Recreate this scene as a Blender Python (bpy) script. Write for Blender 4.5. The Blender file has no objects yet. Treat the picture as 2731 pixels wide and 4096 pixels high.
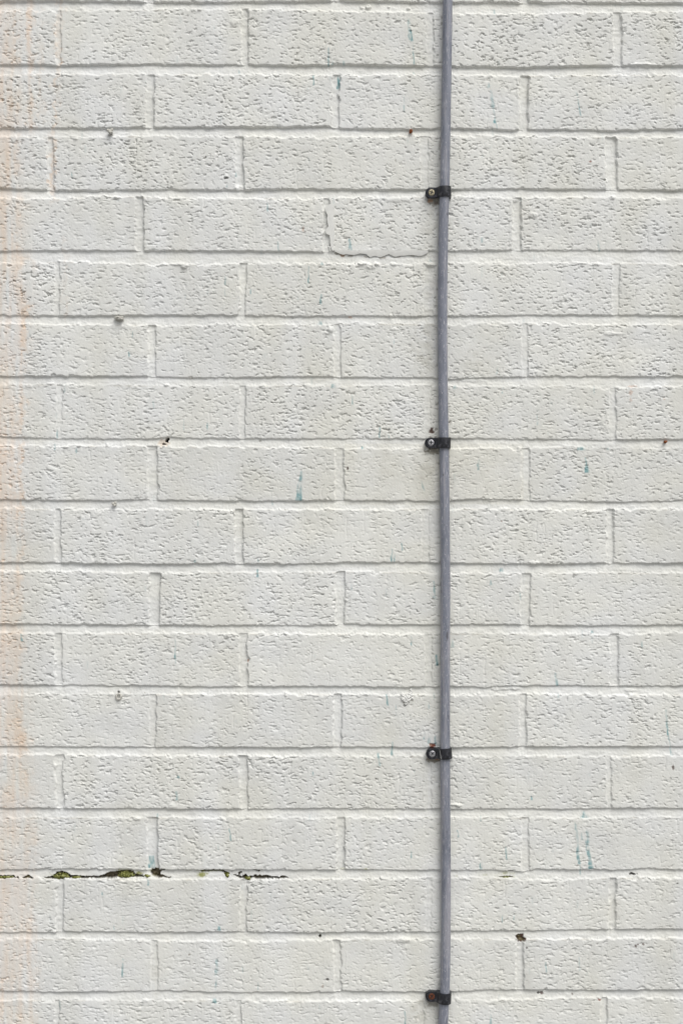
import bpy, bmesh, math, random
import numpy as np
from mathutils import Vector

R = math.radians
random.seed(7)
rng = np.random.default_rng(11)
scene = bpy.context.scene

# ------------------------------------------------------------------ camera
S = 0.000302            # metres of wall per photograph pixel
CX, CY = 1365.5, 2048.0
ZC = 1.45               # height of the lens above the pavement
DIST = 1.70
cam_d = bpy.data.cameras.new('camera')
cam_d.sensor_fit = 'VERTICAL'
cam_d.sensor_height = 36.0
cam_d.lens = 36.0 * DIST / (4096 * S)
cam_d.clip_start, cam_d.clip_end = 0.05, 200.0
cam = bpy.data.objects.new('camera', cam_d)
cam.location = (0, -DIST, ZC)
cam.rotation_euler = (R(90), 0, 0)
scene.collection.objects.link(cam)
scene.camera = cam

# ------------------------------------------------------------------ sky, sun, exposure
SUN_EL, SUN_AZ = 56.0, 31.0      # elevation; degrees to the right of the wall's normal
world = bpy.data.worlds.new('World')
scene.world = world
world.use_nodes = True
nt = world.node_tree
bg = nt.nodes['Background']
sky = nt.nodes.new('ShaderNodeTexSky')
sky.sky_type = 'NISHITA'
sky.sun_disc = False
sky.sun_elevation = R(SUN_EL)
sky.sun_rotation = R(180 - SUN_AZ)
sky.dust_density = 4.0
hs = nt.nodes.new('ShaderNodeHueSaturation')     # overcast: a grey sky
hs.inputs['Saturation'].default_value = 0.22
nt.links.new(sky.outputs[0], hs.inputs['Color'])
nt.links.new(hs.outputs[0], bg.inputs['Color'])
bg.inputs['Strength'].default_value = 0.10
sun_d = bpy.data.lights.new('sun', 'SUN')
sun_d.energy = 1.5
sun_d.angle = R(46)
sun_d.color = (1.0, 0.97, 0.92)
sun = bpy.data.objects.new('sun', sun_d)
to_sun = Vector((math.sin(R(SUN_AZ)) * math.cos(R(SUN_EL)), -math.cos(R(SUN_AZ)) * math.cos(R(SUN_EL)), math.sin(R(SUN_EL))))
sun.rotation_euler = to_sun.to_track_quat('Z', 'Y').to_euler()
sun.location = (1.5, -2, 4)
scene.collection.objects.link(sun)
scene.view_settings.view_transform = 'Standard'
scene.view_settings.look = 'None'
scene.view_settings.gamma = 1.0
scene.view_settings.exposure = 0.31

# ------------------------------------------------------------------ helpers
def P(sx, sy, depth=0.0):
    """photograph pixel -> the point standing `depth` metres in front of the brick faces"""
    k = S * (DIST - depth) / DIST
    return Vector(((sx - CX) * k, -depth, ZC - (sy - CY) * k))

def tag(o, label=None, cat=None, group=None, kind=None):
    if label: o['label'] = label
    if cat: o['category'] = cat
    if group: o['group'] = group
    if kind: o['kind'] = kind
    return o

def link(name, me, mat=None, parent=None, smooth=True):
    o = bpy.data.objects.new(name, me)
    scene.collection.objects.link(o)
    if mat: me.materials.append(mat)
    if smooth: me.polygons.foreach_set('use_smooth', [True] * len(me.polygons))
    if parent: o.parent = parent
    return o

def obj(name, bm, mat=None, parent=None, smooth=True):
    bmesh.ops.recalc_face_normals(bm, faces=bm.faces[:])
    me = bpy.data.meshes.new(name)
    bm.to_mesh(me); bm.free()
    return link(name, me, mat, parent, smooth)

def empty(name, loc):
    o = bpy.data.objects.new(name, None)
    o.empty_display_size = 0.02
    o.location = loc
    scene.collection.objects.link(o)
    return o

def new_mat(name):
    m = bpy.data.materials.new(name)
    m.use_nodes = True
    n = m.node_tree
    return m, n, n.nodes['Principled BSDF']

def ramp(n, fac, stops):
    r = n.nodes.new('ShaderNodeValToRGB')
    els = r.color_ramp.elements
    while len(els) < len(stops): els.new(0.5)
    for e, (p, c) in zip(els, stops):
        e.position = p; e.color = (*c, 1)
    n.links.new(fac, r.inputs[0])
    return r.outputs[0]

def noise(n, scale, detail=4, stretch=(1, 1, 1)):
    tc = n.nodes.new('ShaderNodeTexCoord')
    mp = n.nodes.new('ShaderNodeMapping')
    mp.inputs['Scale'].default_value = stretch
    t = n.nodes.new('ShaderNodeTexNoise')
    t.inputs['Scale'].default_value = scale
    t.inputs['Detail'].default_value = detail
    n.links.new(tc.outputs['Object'], mp.inputs[0])
    n.links.new(mp.outputs[0], t.inputs['Vector'])
    return t.outputs[0]

def bump(n, bsdf, h, strength, dist):
    b = n.nodes.new('ShaderNodeBump')
    b.inputs['Strength'].default_value = strength
    b.inputs['Distance'].default_value = dist
    n.links.new(h, b.inputs['Height'])
    n.links.new(b.outputs[0], bsdf.inputs['Normal'])

# ------------------------------------------------------------------ materials
def painted_masonry():
    m, n, b = new_mat('painted_masonry')
    a = n.nodes.new('ShaderNodeAttribute'); a.attribute_name = 'paint'
    mx = n.nodes.new('ShaderNodeMix'); mx.data_type = 'RGBA'; mx.blend_type = 'MULTIPLY'
    mx.inputs[0].default_value = 1.0
    n.links.new(a.outputs['Color'], mx.inputs[6])
    n.links.new(ramp(n, noise(n, 55, 6), [(0.25, (0.95, 0.95, 0.955)), (0.75, (1, 1, 1))]), mx.inputs[7])
    n.links.new(mx.outputs[2], b.inputs['Base Color'])
    b.inputs['Roughness'].default_value = 0.62
    b.inputs['Specular IOR Level'].default_value = 0.35
    bump(n, b, noise(n, 900, 3), 0.35, 0.0006)
    return m

def plain(name, col, rough, var=0.15, scale=200, metallic=0.0, bmp=0.0):
    m, n, b = new_mat(name)
    lo = tuple(c * (1 - var) for c in col); hi = tuple(min(1, c * (1 + var)) for c in col)
    n.links.new(ramp(n, noise(n, scale, 5), [(0.3, lo), (0.7, hi)]), b.inputs['Base Color'])
    b.inputs['Roughness'].default_value = rough
    b.inputs['Metallic'].default_value = metallic
    if bmp: bump(n, b, noise(n, scale * 2, 4), bmp, 0.001)
    return m

def cable_mat():
    m, n, b = new_mat('grey_cable_sheath')
    base = ramp(n, noise(n, 30, 6, (5, 5, 0.9)), [(0.3, (0.152, 0.166, 0.206)), (0.7, (0.250, 0.264, 0.312))])
    def over(under, mask, c):
        k = n.nodes.new('ShaderNodeMix'); k.data_type = 'RGBA'
        n.links.new(mask, k.inputs[0]); n.links.new(under, k.inputs[6]); k.inputs[7].default_value = (*c, 1)
        return k.outputs[2]
    c = over(base, ramp(n, noise(n, 10, 7, (14, 14, 0.9)), [(0.52, (0, 0, 0)), (0.62, (.75, .75, .75))]), (0.315, 0.312, 0.345))     # chalky worn bands
    c = over(c, ramp(n, noise(n, 60, 6, (12, 12, 2.2)), [(0.57, (0, 0, 0)), (0.70, (0.8, 0.8, 0.8))]), (0.43, 0.43, 0.48))          # scratches
    c = over(c, ramp(n, noise(n, 700, 3, (1, 1, 0.55)), [(0.66, (0, 0, 0)), (0.72, (0.9, 0.9, 0.9))]), (0.55, 0.55, 0.60))          # flecks
    c = over(c, ramp(n, noise(n, 240, 4, (1, 1, 0.4)), [(0.27, (0.8, 0.8, 0.8)), (0.34, (0, 0, 0))]), (0.075, 0.075, 0.090))        # dark scuffs
    n.links.new(c, b.inputs['Base Color'])
    b.inputs['Roughness'].default_value = 0.45
    bump(n, b, noise(n, 60, 5, (8, 8, 1)), 0.3, 0.0006)
    return m

def moss_mat():
    m, n, b = new_mat('moss')
    n.links.new(ramp(n, noise(n, 420, 5), [(0.30, (0.05, 0.05, 0.018)), (0.5, (0.19, 0.20, 0.055)), (0.68, (0.44, 0.45, 0.22))]), b.inputs['Base Color'])
    b.inputs['Roughness'].default_value = 0.95
    b.inputs['Specular IOR Level'].default_value = 0.1
    return m

def clip_mat():
    m, n, b = new_mat('black_plastic')
    n.links.new(ramp(n, noise(n, 260, 7), [(0.40, (0.009, 0.010, 0.013)), (0.58, (0.018, 0.019, 0.026)), (0.72, (0.11, 0.11, 0.12))]), b.inputs['Base Color'])
    b.inputs['Roughness'].default_value = 0.38
    bump(n, b, noise(n, 420, 5), 0.3, 0.0008)
    return m

MAT = dict(
    wall=painted_masonry(),
    cable=cable_mat(),
    clip=clip_mat(),
    zinc=plain('zinc_screw', (0.38, 0.38, 0.40), 0.42, 0.25, 500, metallic=0.7),
    brass=plain('tarnished_screw', (0.36, 0.32, 0.22), 0.5, 0.3, 500, metallic=0.35),
    rust=plain('rusty_iron', (0.22, 0.068, 0.022), 0.9, 0.55, 420, bmp=0.6),
    rustscrew=plain('rusty_screw', (0.115, 0.036, 0.015), 0.9, 0.6, 420, bmp=0.6),
    stub=plain('painted_stub', (0.50, 0.49, 0.45), 0.65, 0.18, 220, bmp=0.5),
    flake=plain('loose_paint', (0.712, 0.716, 0.69), 0.6, 0.05, 150, bmp=0.1),
    moss=moss_mat(),
    ground=plain('paving', (0.26, 0.255, 0.245), 0.9, 0.2, 14, bmp=0.2),
    letters=plain('raised_letters', (0.36, 0.36, 0.41), 0.5, 0.3, 300),
    scratch=plain('scratched_plastic', (0.62, 0.62, 0.62), 0.6, 0.1, 300),
)

# ------------------------------------------------------------------ pavement
bm = bmesh.new()
bmesh.ops.create_grid(bm, x_segments=8, y_segments=8, size=60)
tag(obj('pavement', bm, MAT['ground'], smooth=False), kind='structure')

# ------------------------------------------------------------------ the brick courses, measured on the photograph
Z = 1365.0 / 1568.0     # one pixel of the enlargements, in photograph pixels
def bed(y0, left_top, right_top, left_bot, right_bot, y1=None):
    """one bed joint: its upper and lower edge from left and right enlargements at heights y0 (y1)"""
    y1 = y0 if y1 is None else y1
    t = [(x * Z, y0 + y * Z) for x, y in left_top] + [(1365 + x * Z, y0 + y * Z) for x, y in right_top]
    b = [(x * Z, y1 + y * Z) for x, y in left_bot] + [(1365 + x * Z, y1 + y * Z) for x, y in right_bot]
    return np.array(t).T, np.array(b).T
BEDS = [
 bed(0, [(0,2),(400,3),(800,9),(1300,6)], [(0,0),(500,8),(870,9),(1568,13)], [(0,52),(300,48),(800,45),(1150,42),(1500,50)], [(0,52),(500,62),(800,66),(1230,58),(1568,52)]),
 bed(0, [(0,295),(300,297),(700,292),(1050,295),(1145,297),(1350,299),(1500,297)], [(0,293),(400,300),(520,305),(830,308),(1240,298),(1568,300)], [(0,345),(300,340),(650,345),(1100,340),(1500,345)], [(0,345),(500,343),(800,348),(900,350),(1300,345),(1568,345)]),
 bed(0, [(0,588),(200,588),(500,586),(800,582),(1100,582),(1500,580)], [(0,588),(300,592),(500,588),(800,595),(1000,595),(1250,598),(1568,590)], [(0,628),(250,632),(500,628),(800,625),(1100,628),(1500,632)], [(0,628),(500,625),(800,627),(1200,632),(1568,630)]),
 bed(0, [(0,862),(250,872),(500,872),(800,868),(1080,872),(1300,865),(1500,870)], [(0,868),(300,870),(500,868),(850,865),(1210,870),(1568,870)], [(0,912),(300,915),(480,900),(700,908),(1000,912),(1470,912),(1550,914)], [(0,910),(500,905),(800,910),(1000,908),(1568,912)]),
 bed(0, [(0,1152),(300,1150),(600,1150),(800,1150),(1200,1152),(1500,1155)], [(0,1152),(200,1152),(500,1152),(800,1148),(1100,1148),(1568,1150)], [(0,35),(280,28),(600,35),(850,42),(1120,35),(1500,38)], [(0,35),(300,40),(500,32),(800,35),(1050,30),(1250,35),(1568,40)], 1024),
 bed(1024, [(0,270),(280,275),(520,272),(800,270),(1000,272),(1300,275),(1500,275)], [(0,275),(400,275),(500,275),(800,270),(1000,270),(1300,270),(1568,273)], [(0,312),(300,315),(680,320),(900,318),(1300,318),(1500,318)], [(0,312),(400,315),(500,318),(800,310),(1200,315),(1350,320),(1568,315)]),
 bed(1024, [(0,552),(300,550),(700,552),(880,558),(1300,555),(1500,552)], [(0,555),(450,560),(520,562),(850,552),(1200,552),(1568,552)], [(0,592),(400,592),(700,597),(1100,597),(1500,597)], [(0,597),(330,595),(500,600),(900,598),(1240,607),(1568,597)]),
 bed(1024, [(0,830),(280,838),(700,838),(780,830),(850,837),(1100,838),(1500,838)], [(0,838),(450,838),(520,838),(800,838),(1250,845),(1400,840),(1568,842)], [(0,872),(280,875),(650,872),(730,877),(1100,878),(1500,880)], [(0,885),(450,885),(520,885),(850,885),(1000,880),(1400,888),(1568,885)]),
 bed(1024, [(0,1118),(400,1122),(670,1118),(800,1122),(1100,1125),(1530,1122)], [(0,1122),(400,1125),(680,1115),(830,1122),(1300,1130),(1568,1122)], [(0,1164),(500,1166),(1000,1165),(1500,1166)], [(0,1166),(500,1164),(1000,1166),(1568,1165)]),
 bed(2048, [(0,230),(250,230),(400,237),(700,238),(1080,235),(1300,238),(1500,235)], [(0,230),(370,230),(500,235),(860,238),(1240,235),(1568,235)], [(0,272),(400,275),(650,280),(740,283),(1100,280),(1530,279)], [(0,275),(350,280),(500,282),(800,285),(870,285),(1250,280),(1568,285)]),
 bed(2048, [(0,513),(270,515),(700,518),(1100,520),(1500,518)], [(0,515),(450,517),(800,515),(870,520),(1200,520),(1568,518)], [(0,555),(300,560),(700,560),(1100,560),(1500,562)], [(0,562),(380,565),(500,560),(800,562),(1200,562),(1568,560)]),
 bed(2048, [(0,792),(280,795),(700,798),(1000,802),(1300,800),(1500,800)], [(0,800),(300,803),(500,802),(650,805),(800,797),(1200,797),(1568,798)], [(0,838),(400,838),(700,840),(1100,835),(1250,838),(1500,840)], [(0,838),(500,845),(800,838),(1000,838),(1250,842),(1568,840)]),
 bed(2048, [(0,1075),(300,1078),(700,1080),(1000,1080),(1400,1083),(1500,1079)], [(0,1078),(450,1083),(550,1083),(800,1078),(1000,1078),(1300,1075),(1568,1078)], [(0,1118),(300,1118),(700,1120),(1100,1122),(1500,1125)], [(0,1125),(500,1125),(1000,1125),(1300,1122),(1568,1122)]),
 bed(3072, [(0,182),(300,185),(700,187),(1000,187),(1300,187),(1500,184)], [(0,187),(400,187),(500,187),(800,187),(1100,188),(1300,182),(1568,185)], [(0,230),(300,230),(700,230),(1000,230),(1500,232)], [(0,230),(260,228),(500,230),(830,230),(1000,232),(1568,225)]),
 bed(3072, [(0,468),(300,462),(650,468),(750,468),(1100,468),(1500,468)], [(0,465),(450,470),(700,468),(830,475),(900,465),(1200,468),(1300,470),(1390,460),(1568,467)], [(0,505),(300,512),(700,512),(1100,515),(1500,512)], [(0,510),(380,508),(500,505),(850,512),(1000,515),(1250,508),(1568,505)]),
 bed(3072, [(0,755),(250,755),(300,750),(700,755),(1100,752),(1500,757)], [(0,755),(400,752),(500,748),(800,748),(1250,740),(1568,740)], [(0,792),(300,787),(700,795),(1100,797),(1500,795)], [(0,792),(400,790),(500,788),(800,790),(1000,788),(1568,783)]),
 bed(3072, [(0,1025),(300,1030),(670,1025),(750,1022),(1000,1030),(1500,1030)], [(0,1025),(450,1030),(700,1020),(850,1018),(1200,1020),(1568,1018)], [(0,1070),(500,1070),(1000,1070),(1500,1074)], [(0,1072),(400,1072),(500,1070),(800,1068),(1000,1060),(1200,1058),(1568,1062)]),
]
# head joints of the rows below each bed joint: (left edge, right edge, depth in mm) in enlargement pixels, right-hand ones from 1568
K = 1568
HEADS = [
 [(255,283,2.2),(1108,1142,3.2),(K+388,K+425,1.8),(K+1245,K+1290,3.0)],
 [(668,710,3.6),(1522,1560,3.0),(K+815,K+860,3.8)],
 [(215,250,3.6),(1082,1121,3.6),(K+360,K+400,1.6),(K+1212,K+1266,3.6)],
 [(622,662,3.6),(1482,1515,3.2),(K+785,K+828,3.4)],
 [(250,275,1.3),(1100,1133,2.6),(K+375,K+425,1.1),(K+1240,K+1277,1.5)],
 [(680,718,2.8),(1530,1567,2.2),(K+825,K+857,2.0)],
 [(258,287,1.8),(1098,1128,2.4),(K+378,K+413,1.3),(K+1226,K+1262,1.6)],
 [(678,725,3.2),(1537,1580,2.0),(K+825,K+867,2.3)],
 [(248,283,2.4),(1078,1119,3.4),(K+366,K+405,1.3),(K+1215,K+1252,2.8)],
 [(683,737,4.0),(1540,1586,3.4),(K+822,K+869,3.0)],
 [(251,288,3.2),(1098,1138,3.0),(K+382,K+419,1.8),(K+1230,K+1275,3.0)],
 [(685,719,2.2),(1531,1572,2.4),(K+815,K+850,2.2)],
 [(253,292,3.0),(1098,1141,3.2),(K+380,K+415,1.5),(K+1214,K+1240,1.5)],
 [(674,728,3.8),(1546,1585,3.2),(K+824,K+862,2.8)],
 [(257,294,3.0),(1100,1138,2.6),(K+384,K+418,1.6),(K+1226,K+1262,2.8)],
 [(690,728,2.2),(1531,1568,2.4),(K+799,K+838,2.6)],
 [(250,275,2.4),(1076,1110,2.6),(K+352,K+381,1.6),(K+1188,K+1222,2.4)],
]
HEADS = [[(a * Z, b * Z, d) for a, b, d in h] for h in HEADS]
# courses beyond the picture: the same bond carried on
PITCH, HP = 247.0, 745.0
N_UP, N_DN = 8, 12
up = []; uph = []
for i in range(N_UP, 0, -1):
    y = 6 - PITCH * i
    up.append((np.array([[0, 2731], [y, y]]), np.array([[0, 2731], [y + 38, y + 38]])))
    uph.append(list(HEADS[1] if i % 2 else HEADS[0]))
dn = []; dnh = []
y_last = BEDS[-1][0][1].mean()
for i in range(1, N_DN + 1):
    y = y_last + PITCH * i
    dn.append((np.array([[0, 2731], [y, y]]), np.array([[0, 2731], [y + 38, y + 38]])))
    dnh.append(list(HEADS[15] if i % 2 else HEADS[14]))
BEDS = up + BEDS + dn
HEADS = uph + HEADS + dnh
def carry_on(h):
    h = list(h)
    while h[0][0] > -4500: h.insert(0, (h[0][0] - HP, h[0][1] - HP, 2.8))
    while h[-1][0] < 7200: h.append((h[-1][0] + HP, h[-1][1] + HP, 2.8))
    return h
HEADS = [carry_on(h) for h in HEADS]

# ------------------------------------------------------------------ grid of the wall's face
STEP = 0.00072
def axis(core0, core1, end0, end1):
    n = int(round((core1 - core0) / STEP))
    core = core0 + STEP * np.arange(n + 1)
    def run(start, end, sgn):
        out = []; p = start; s = STEP
        while (end - p) * sgn > 0:
            s = min(s * 1.06, 0.006); p += s * sgn; out.append(p)
        if out: out[-1] = end
        return out
    return np.array(run(core[0], end0, -1)[::-1] + list(core) + run(core[-1], end1, 1))
XS = axis(-0.425, 0.425, -1.5, 1.5)
ZS = axis(ZC - 0.632, ZC + 0.632, 0.0, 2.6)[::-1]          # from the top down
NX, NZ = len(XS), len(ZS)
PX = (XS / S + CX)                                          # photograph pixels
PY = (CY - (ZS - ZC) / S)
MM = S * 1000.0                                             # mm per photograph pixel
IX = np.round((XS + 2.0) / STEP).astype(int)
IZ = np.round((4.0 - ZS) / STEP).astype(int)
fade = np.minimum(1, STEP / np.maximum(np.gradient(XS), STEP))[None, :] * np.minimum(1, STEP / np.maximum(-np.gradient(ZS), STEP))[:, None]
fade = fade.astype(np.float32)

# periodic noise fields on the same spacing
TX, TZ = 1152, 1536
kx = np.fft.rfftfreq(TX, STEP * 1000)[None, :]
kz = np.fft.fftfreq(TZ, STEP * 1000)[:, None]
def field(lx, lz, seed, hp=None, tilt=0.0):
    w = np.random.default_rng(seed).standard_normal((TZ, TX))
    f = np.exp(-2 * np.pi ** 2 * ((kx * lx) ** 2 + (kz * lz + tilt * kx * lx) ** 2) * 0.25)
    if hp: f = f * (1 - np.exp(-2 * np.pi ** 2 * ((kx * lx * hp) ** 2 + (kz * lz * hp) ** 2) * 0.25))
    n = np.fft.irfft2(np.fft.rfft2(w) * f, s=(TZ, TX))
    return (n / n.std()).astype(np.float32)
def sample(t, ox=0, oz=0):
    return t[(IZ[:, None] + oz) % TZ, (IX[None, :] + ox) % TX]
def ss(a, b, x):
    t = np.clip((x - a) / (b - a), 0, 1)
    return t * t * (3 - 2 * t)

# torn pits of the brick faces: sharp upper lip, running out downwards
def pits(lx, lz, thr, soft, decay, seed, tilt=0.0):
    n = field(lx, lz, seed, 3.0, tilt) * 0.96 + 0.30 * field(lx * 0.45, lz * 0.6, seed + 50, 3.0)
    n += 0.18 * field(14, 9, seed + 90)
    m = np.clip((n - thr) / soft, 0, 1)
    p = np.zeros_like(m); cur = np.zeros(TX, np.float32)
    for _ in range(2):
        for j in range(TZ):
            cur = np.maximum(m[j], cur * decay - 0.01); p[j] = cur
    return np.clip(p, 0, 1)
T_BIG = np.maximum(pits(5.6, 1.0, 1.68, 0.8, 0.38, 101, 0.16), pits(4.0, 1.0, 1.75, 0.8, 0.38, 131, -0.2))
T_SML = np.maximum(pits(3.4, 0.85, 1.6, 0.9, 0.25, 202, -0.1), pits(4.0, 0.85, 1.6, 0.9, 0.25, 232, 0.1))
T_GRN = field(1.0, 0.8, 303)
T_MID = field(7.0, 2.2, 404)
T_LOW = field(30, 22, 505)
T_EDG = field(5.0, 5.0, 606)
T_ED2 = field(1.6, 1.6, 707)
T_ED3 = field(26, 26, 717)

# row / brick numbers
row = np.zeros((NZ, NX), np.int16)
tops, bots = [], []
for t, b in BEDS:
    tt = np.interp(PX, t[0], t[1]); bb = np.interp(PX, b[0], b[1])
    tops.append(tt); bots.append(bb)
    row += (PY[:, None] > ((tt + bb) * 0.5)[None, :]).astype(np.int16)
NROW = len(BEDS) + 1
brick = np.zeros((NROW, NX), np.int32)
for r, h in enumerate(HEADS):
    brick[r + 1] = np.searchsorted([(a + b) * 0.5 for a, b, d in h], PX)
ROWF = row.astype(np.int32)
bid = ROWF * 31 + brick[ROWF, np.arange(NX)[None, :]]
NB = int(bid.max()) + 1

e1 = sample(T_EDG) * 0.55 + sample(T_ED2) * 0.35
e2 = sample(T_EDG, 377, 91) * 0.75 + sample(T_ED2, 77, 41) * 0.45 + np.maximum(sample(T_EDG, 700, 333) - 1.3, 0) * 1.6
dl = 1 + 0.12 * sample(T_ED3)
depth = np.zeros((NZ, NX), np.float32)                      # mm, into the wall
bedmask = np.zeros((NZ, NX), np.float32)
for k in range(len(BEDS)):
    j0 = np.searchsorted(PY, tops[k].min() - 40); j1 = np.searchsorted(PY, bots[k].max() + 40)
    if j1 <= j0: continue
    y = PY[j0:j1, None]
    a = (y - tops[k][None, :]) * MM + e1[j0:j1] * 0.6
    b = (bots[k][None, :] - y) * MM + e2[j0:j1] * 0.9
    t = np.clip(a / np.maximum(a + b, 0.1), 0, 1)
    D = (4.1 if k - N_UP < 4 else 3.1 if k - N_UP < 9 else 3.5) * dl[j0:j1]
    prof = D * (1 - 0.66 * t ** 0.75) * ss(-0.25, 1.0, a) * ss(-0.6, 1.6, b)
    depth[j0:j1] = np.maximum(depth[j0:j1], prof)
    bedmask[j0:j1] = np.maximum(bedmask[j0:j1], ss(-0.2, 0.8, a) * ss(-0.4, 1.0, b))
jmask = bedmask.copy()
for r, h in enumerate(HEADS):
    y0 = bots[r].min() - 12
    y1 = (tops[r + 1].max() + 12) if r + 1 < len(tops) else PY[-1]
    j0, j1 = np.searchsorted(PY, [y0, y1])
    if j1 - j0 < 2: continue
    yb = bots[r][None, :] - 6; yt = (tops[r + 1] if r + 1 < len(tops) else np.full(NX, y1))[None, :] + 6
    y = PY[j0:j1, None]
    vert = ss(0, 8, y - yb) * ss(0, 8, yt - y)
    for xl, xr, d in h:
        i0, i1 = np.searchsorted(PX, [xl - 25, xr + 25])
        if i1 - i0 < 2: continue
        sk = (y - y0) / (y1 - y0) - 0.5
        x = PX[None, i0:i1] + 5 * sk * (((r * 7) % 5) - 2) / 2
        a = (x - xl) * MM + e1[j0:j1, i0:i1] * 0.9
        b = (xr - x) * MM + e2[j0:j1, i0:i1] * 0.7
        u = np.clip(a / np.maximum(a + b, 0.1), 0, 1)
        prof = 0.98 * d * dl[j0:j1, i0:i1] * (0.72 + 0.35 * u) * ss(-0.5, 1.3, a) * ss(-0.3, 1.1, b) * vert[:, i0:i1]
        depth[j0:j1, i0:i1] = np.maximum(depth[j0:j1, i0:i1], prof)
        jmask[j0:j1, i0:i1] = np.maximum(jmask[j0:j1, i0:i1], ss(-0.3, 0.8, a) * ss(-0.3, 0.8, b) * vert[:, i0:i1])

face = 1 - np.maximum(jmask, ss(0.15, 0.9, depth))                             # 1 on the faces of the bricks
# every brick takes its own piece of the noise
orng = np.random.default_rng(5)
ox = orng.integers(0, TX, NB)[bid]; oz = orng.integers(0, TZ, NB)[bid]
warp = np.round(0.95 * sample(T_EDG, 210, 640) + 0.35 * sample(T_ED2, 61, 322)).astype(int)   # the tears wander
gi = (IZ[:, None] + oz + warp) % TZ; gj = (IX[None, :] + ox) % TX
rough = (0.68 + 0.55 * orng.random(NB))[bid] * np.interp(PY, [0, 1100, 1400, 2600, 4096], [1.02, 0.98, 0.94, 0.90, 0.85])[:, None]
rough = np.where((row == N_UP + 8) & (PX[None, :] > 1378) & (PX[None, :] < 2092), 0.5, rough)
patch = np.clip(0.95 + 0.18 * T_LOW[gi, gj], 0.4, 1.35)
big = T_BIG[gi, gj]; sml = T_SML[gi, gj]
height = -depth
height -= face * fade * (rough * patch * (1.9 * big + 1.0 * sml)).astype(np.float32)
height += face * fade * (0.035 * T_GRN[gi, gj] + 0.025 * T_MID[gi, gj]) + face * 0.22 * T_LOW[gi, gj]
tilt = (orng.random(NB) - 0.5)[bid] * 1.1                   # bricks stand a little proud or back
height += face * tilt.astype(np.float32)
mort = 1 - face
height += mort * fade * (0.05 * sample(T_GRN, 11, 7) + 0.09 * sample(T_ED2, 5, 99) + 0.10 * sample(T_MID, 50, 60))
del gi, gj, ox, oz, warp

def window(x0, x1, y0, y1):
    i0, i1 = np.searchsorted(PX, [x0, x1]); j0, j1 = np.searchsorted(PY, [y0, y1])
    return slice(j0, j1), slice(i0, i1)
# thin upright drag lines left by the wire that cut the bricks
lr = np.random.default_rng(77)
for _ in range(520):
    x = lr.uniform(-20, 2750); y = lr.uniform(-40, 4140); L = lr.uniform(25, 110); w = lr.uniform(2.0, 3.4)
    jj, ii = window(x - 10, x + 10, y, y + L)
    if jj.stop - jj.start < 3 or ii.stop - ii.start < 2: continue
    xx = PX[None, ii]; yy = PY[jj, None]
    wob = x + 1.5 * np.sin(yy / 9 + x)
    end = ss(0, 8, yy - y) * ss(0, 8, y + L - yy)
    height[jj, ii] += face[jj, ii] * (lr.uniform(-0.5, 0.25)) * np.exp(-((xx - wob) / w) ** 2) * end

# ------------------------------------------------------------------ paint colour and stains
base_cool = np.array([0.713, 0.723, 0.709]); base_warm = np.array([0.729, 0.732, 0.688])
g = 0.5 + 0.42 * np.clip(sample(T_LOW, 300, 800) * 0.7, -1, 1) + np.interp(PX, [0, 700, 1500, 2100, 2731], [-0.25, -0.22, 0.25, 0.20, -0.05])[None, :]
g += (orng.random(NB) - 0.5)[bid] * 0.35
g = np.clip(g, 0, 1)[..., None].astype(np.float32)
col = base_cool * (1 - g) + base_warm * g
col = col.astype(np.float32)
col *= (1 + ((orng.random(NB) - 0.5) * 0.05)[bid] * face + 0.015 * mort)[..., None].astype(np.float32)
def blend(jj, ii, m, c):
    m = np.clip(m, 0, 1)[..., None].astype(np.float32)
    col[jj, ii] = col[jj, ii] * (1 - m) + np.array(c, np.float32) * m

# rust run-off down the left-hand side
T_STR = field(3.0, 40, 808); T_ST2 = field(9, 16, 818)
D2 = 4096 / 2352.0
def streak(pts, w, s, c=(0.74, 0.56, 0.41)):
    ys = [p[1] * D2 for p in pts]; xs = [p[0] * D2 for p in pts]
    jj, ii = window(min(xs) - 6 * w, max(xs) + 6 * w, ys[0], ys[-1])
    yy = PY[jj]; xc = np.interp(yy, ys, xs)[:, None] + 5 * np.sin(yy / 31.0)[:, None]
    d = (PX[None, ii] - xc + 7 * sample(T_EDG, 40, 70)[jj, ii] + 4 * sample(T_ED2, 40, 70)[jj, ii]) / (w * D2)
    fd = ss(0, 60, yy - ys[0] + 61) * ss(0, 60, ys[-1] - yy)
    n = np.clip(0.8 + 0.30 * sample(T_STR)[jj, ii] + 0.14 * sample(T_ST2, 9, 9)[jj, ii], 0.0, 1.5)
    blend(jj, ii, s * np.exp(-d * d) * n * fd[:, None] * (0.9 + 0.9 * face[jj, ii] * np.maximum(big, sml)[jj, ii]), c)
streak([(-12, -400), (-12, 3000)], 62, 0.25)
streak([(6, -80), (14, 700), (6, 1200), (14, 2500)], 24, 0.26)
streak([(68, -40), (68, 150), (72, 320)], 8, 0.42)
streak([(22, 220), (30, 450), (40, 600), (58, 820)], 15, 0.26)
streak([(62, 700), (50, 900), (45, 1210)], 6, 0.40)
streak([(44, 1130), (42, 1500), (46, 1760)], 9, 0.28)
streak([(40, 1650), (60, 2000), (58, 2420)], 22, 0.26)
streak([(75, 2000), (78, 2420)], 8, 0.14)
streak([(138, -60), (135, 150), (124, 320), (120, 480)], 6, 0.42)
streak([(95, -60), (92, 160), (98, 330)], 5, 0.15)
streak([(34, 20), (30, 150), (38, 300)], 7, 0.25)
streak([(20, 585), (80, 600), (90, 640)], 10, 0.16)
streak([(150, 540), (150, 760)], 4, 0.14)

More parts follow.
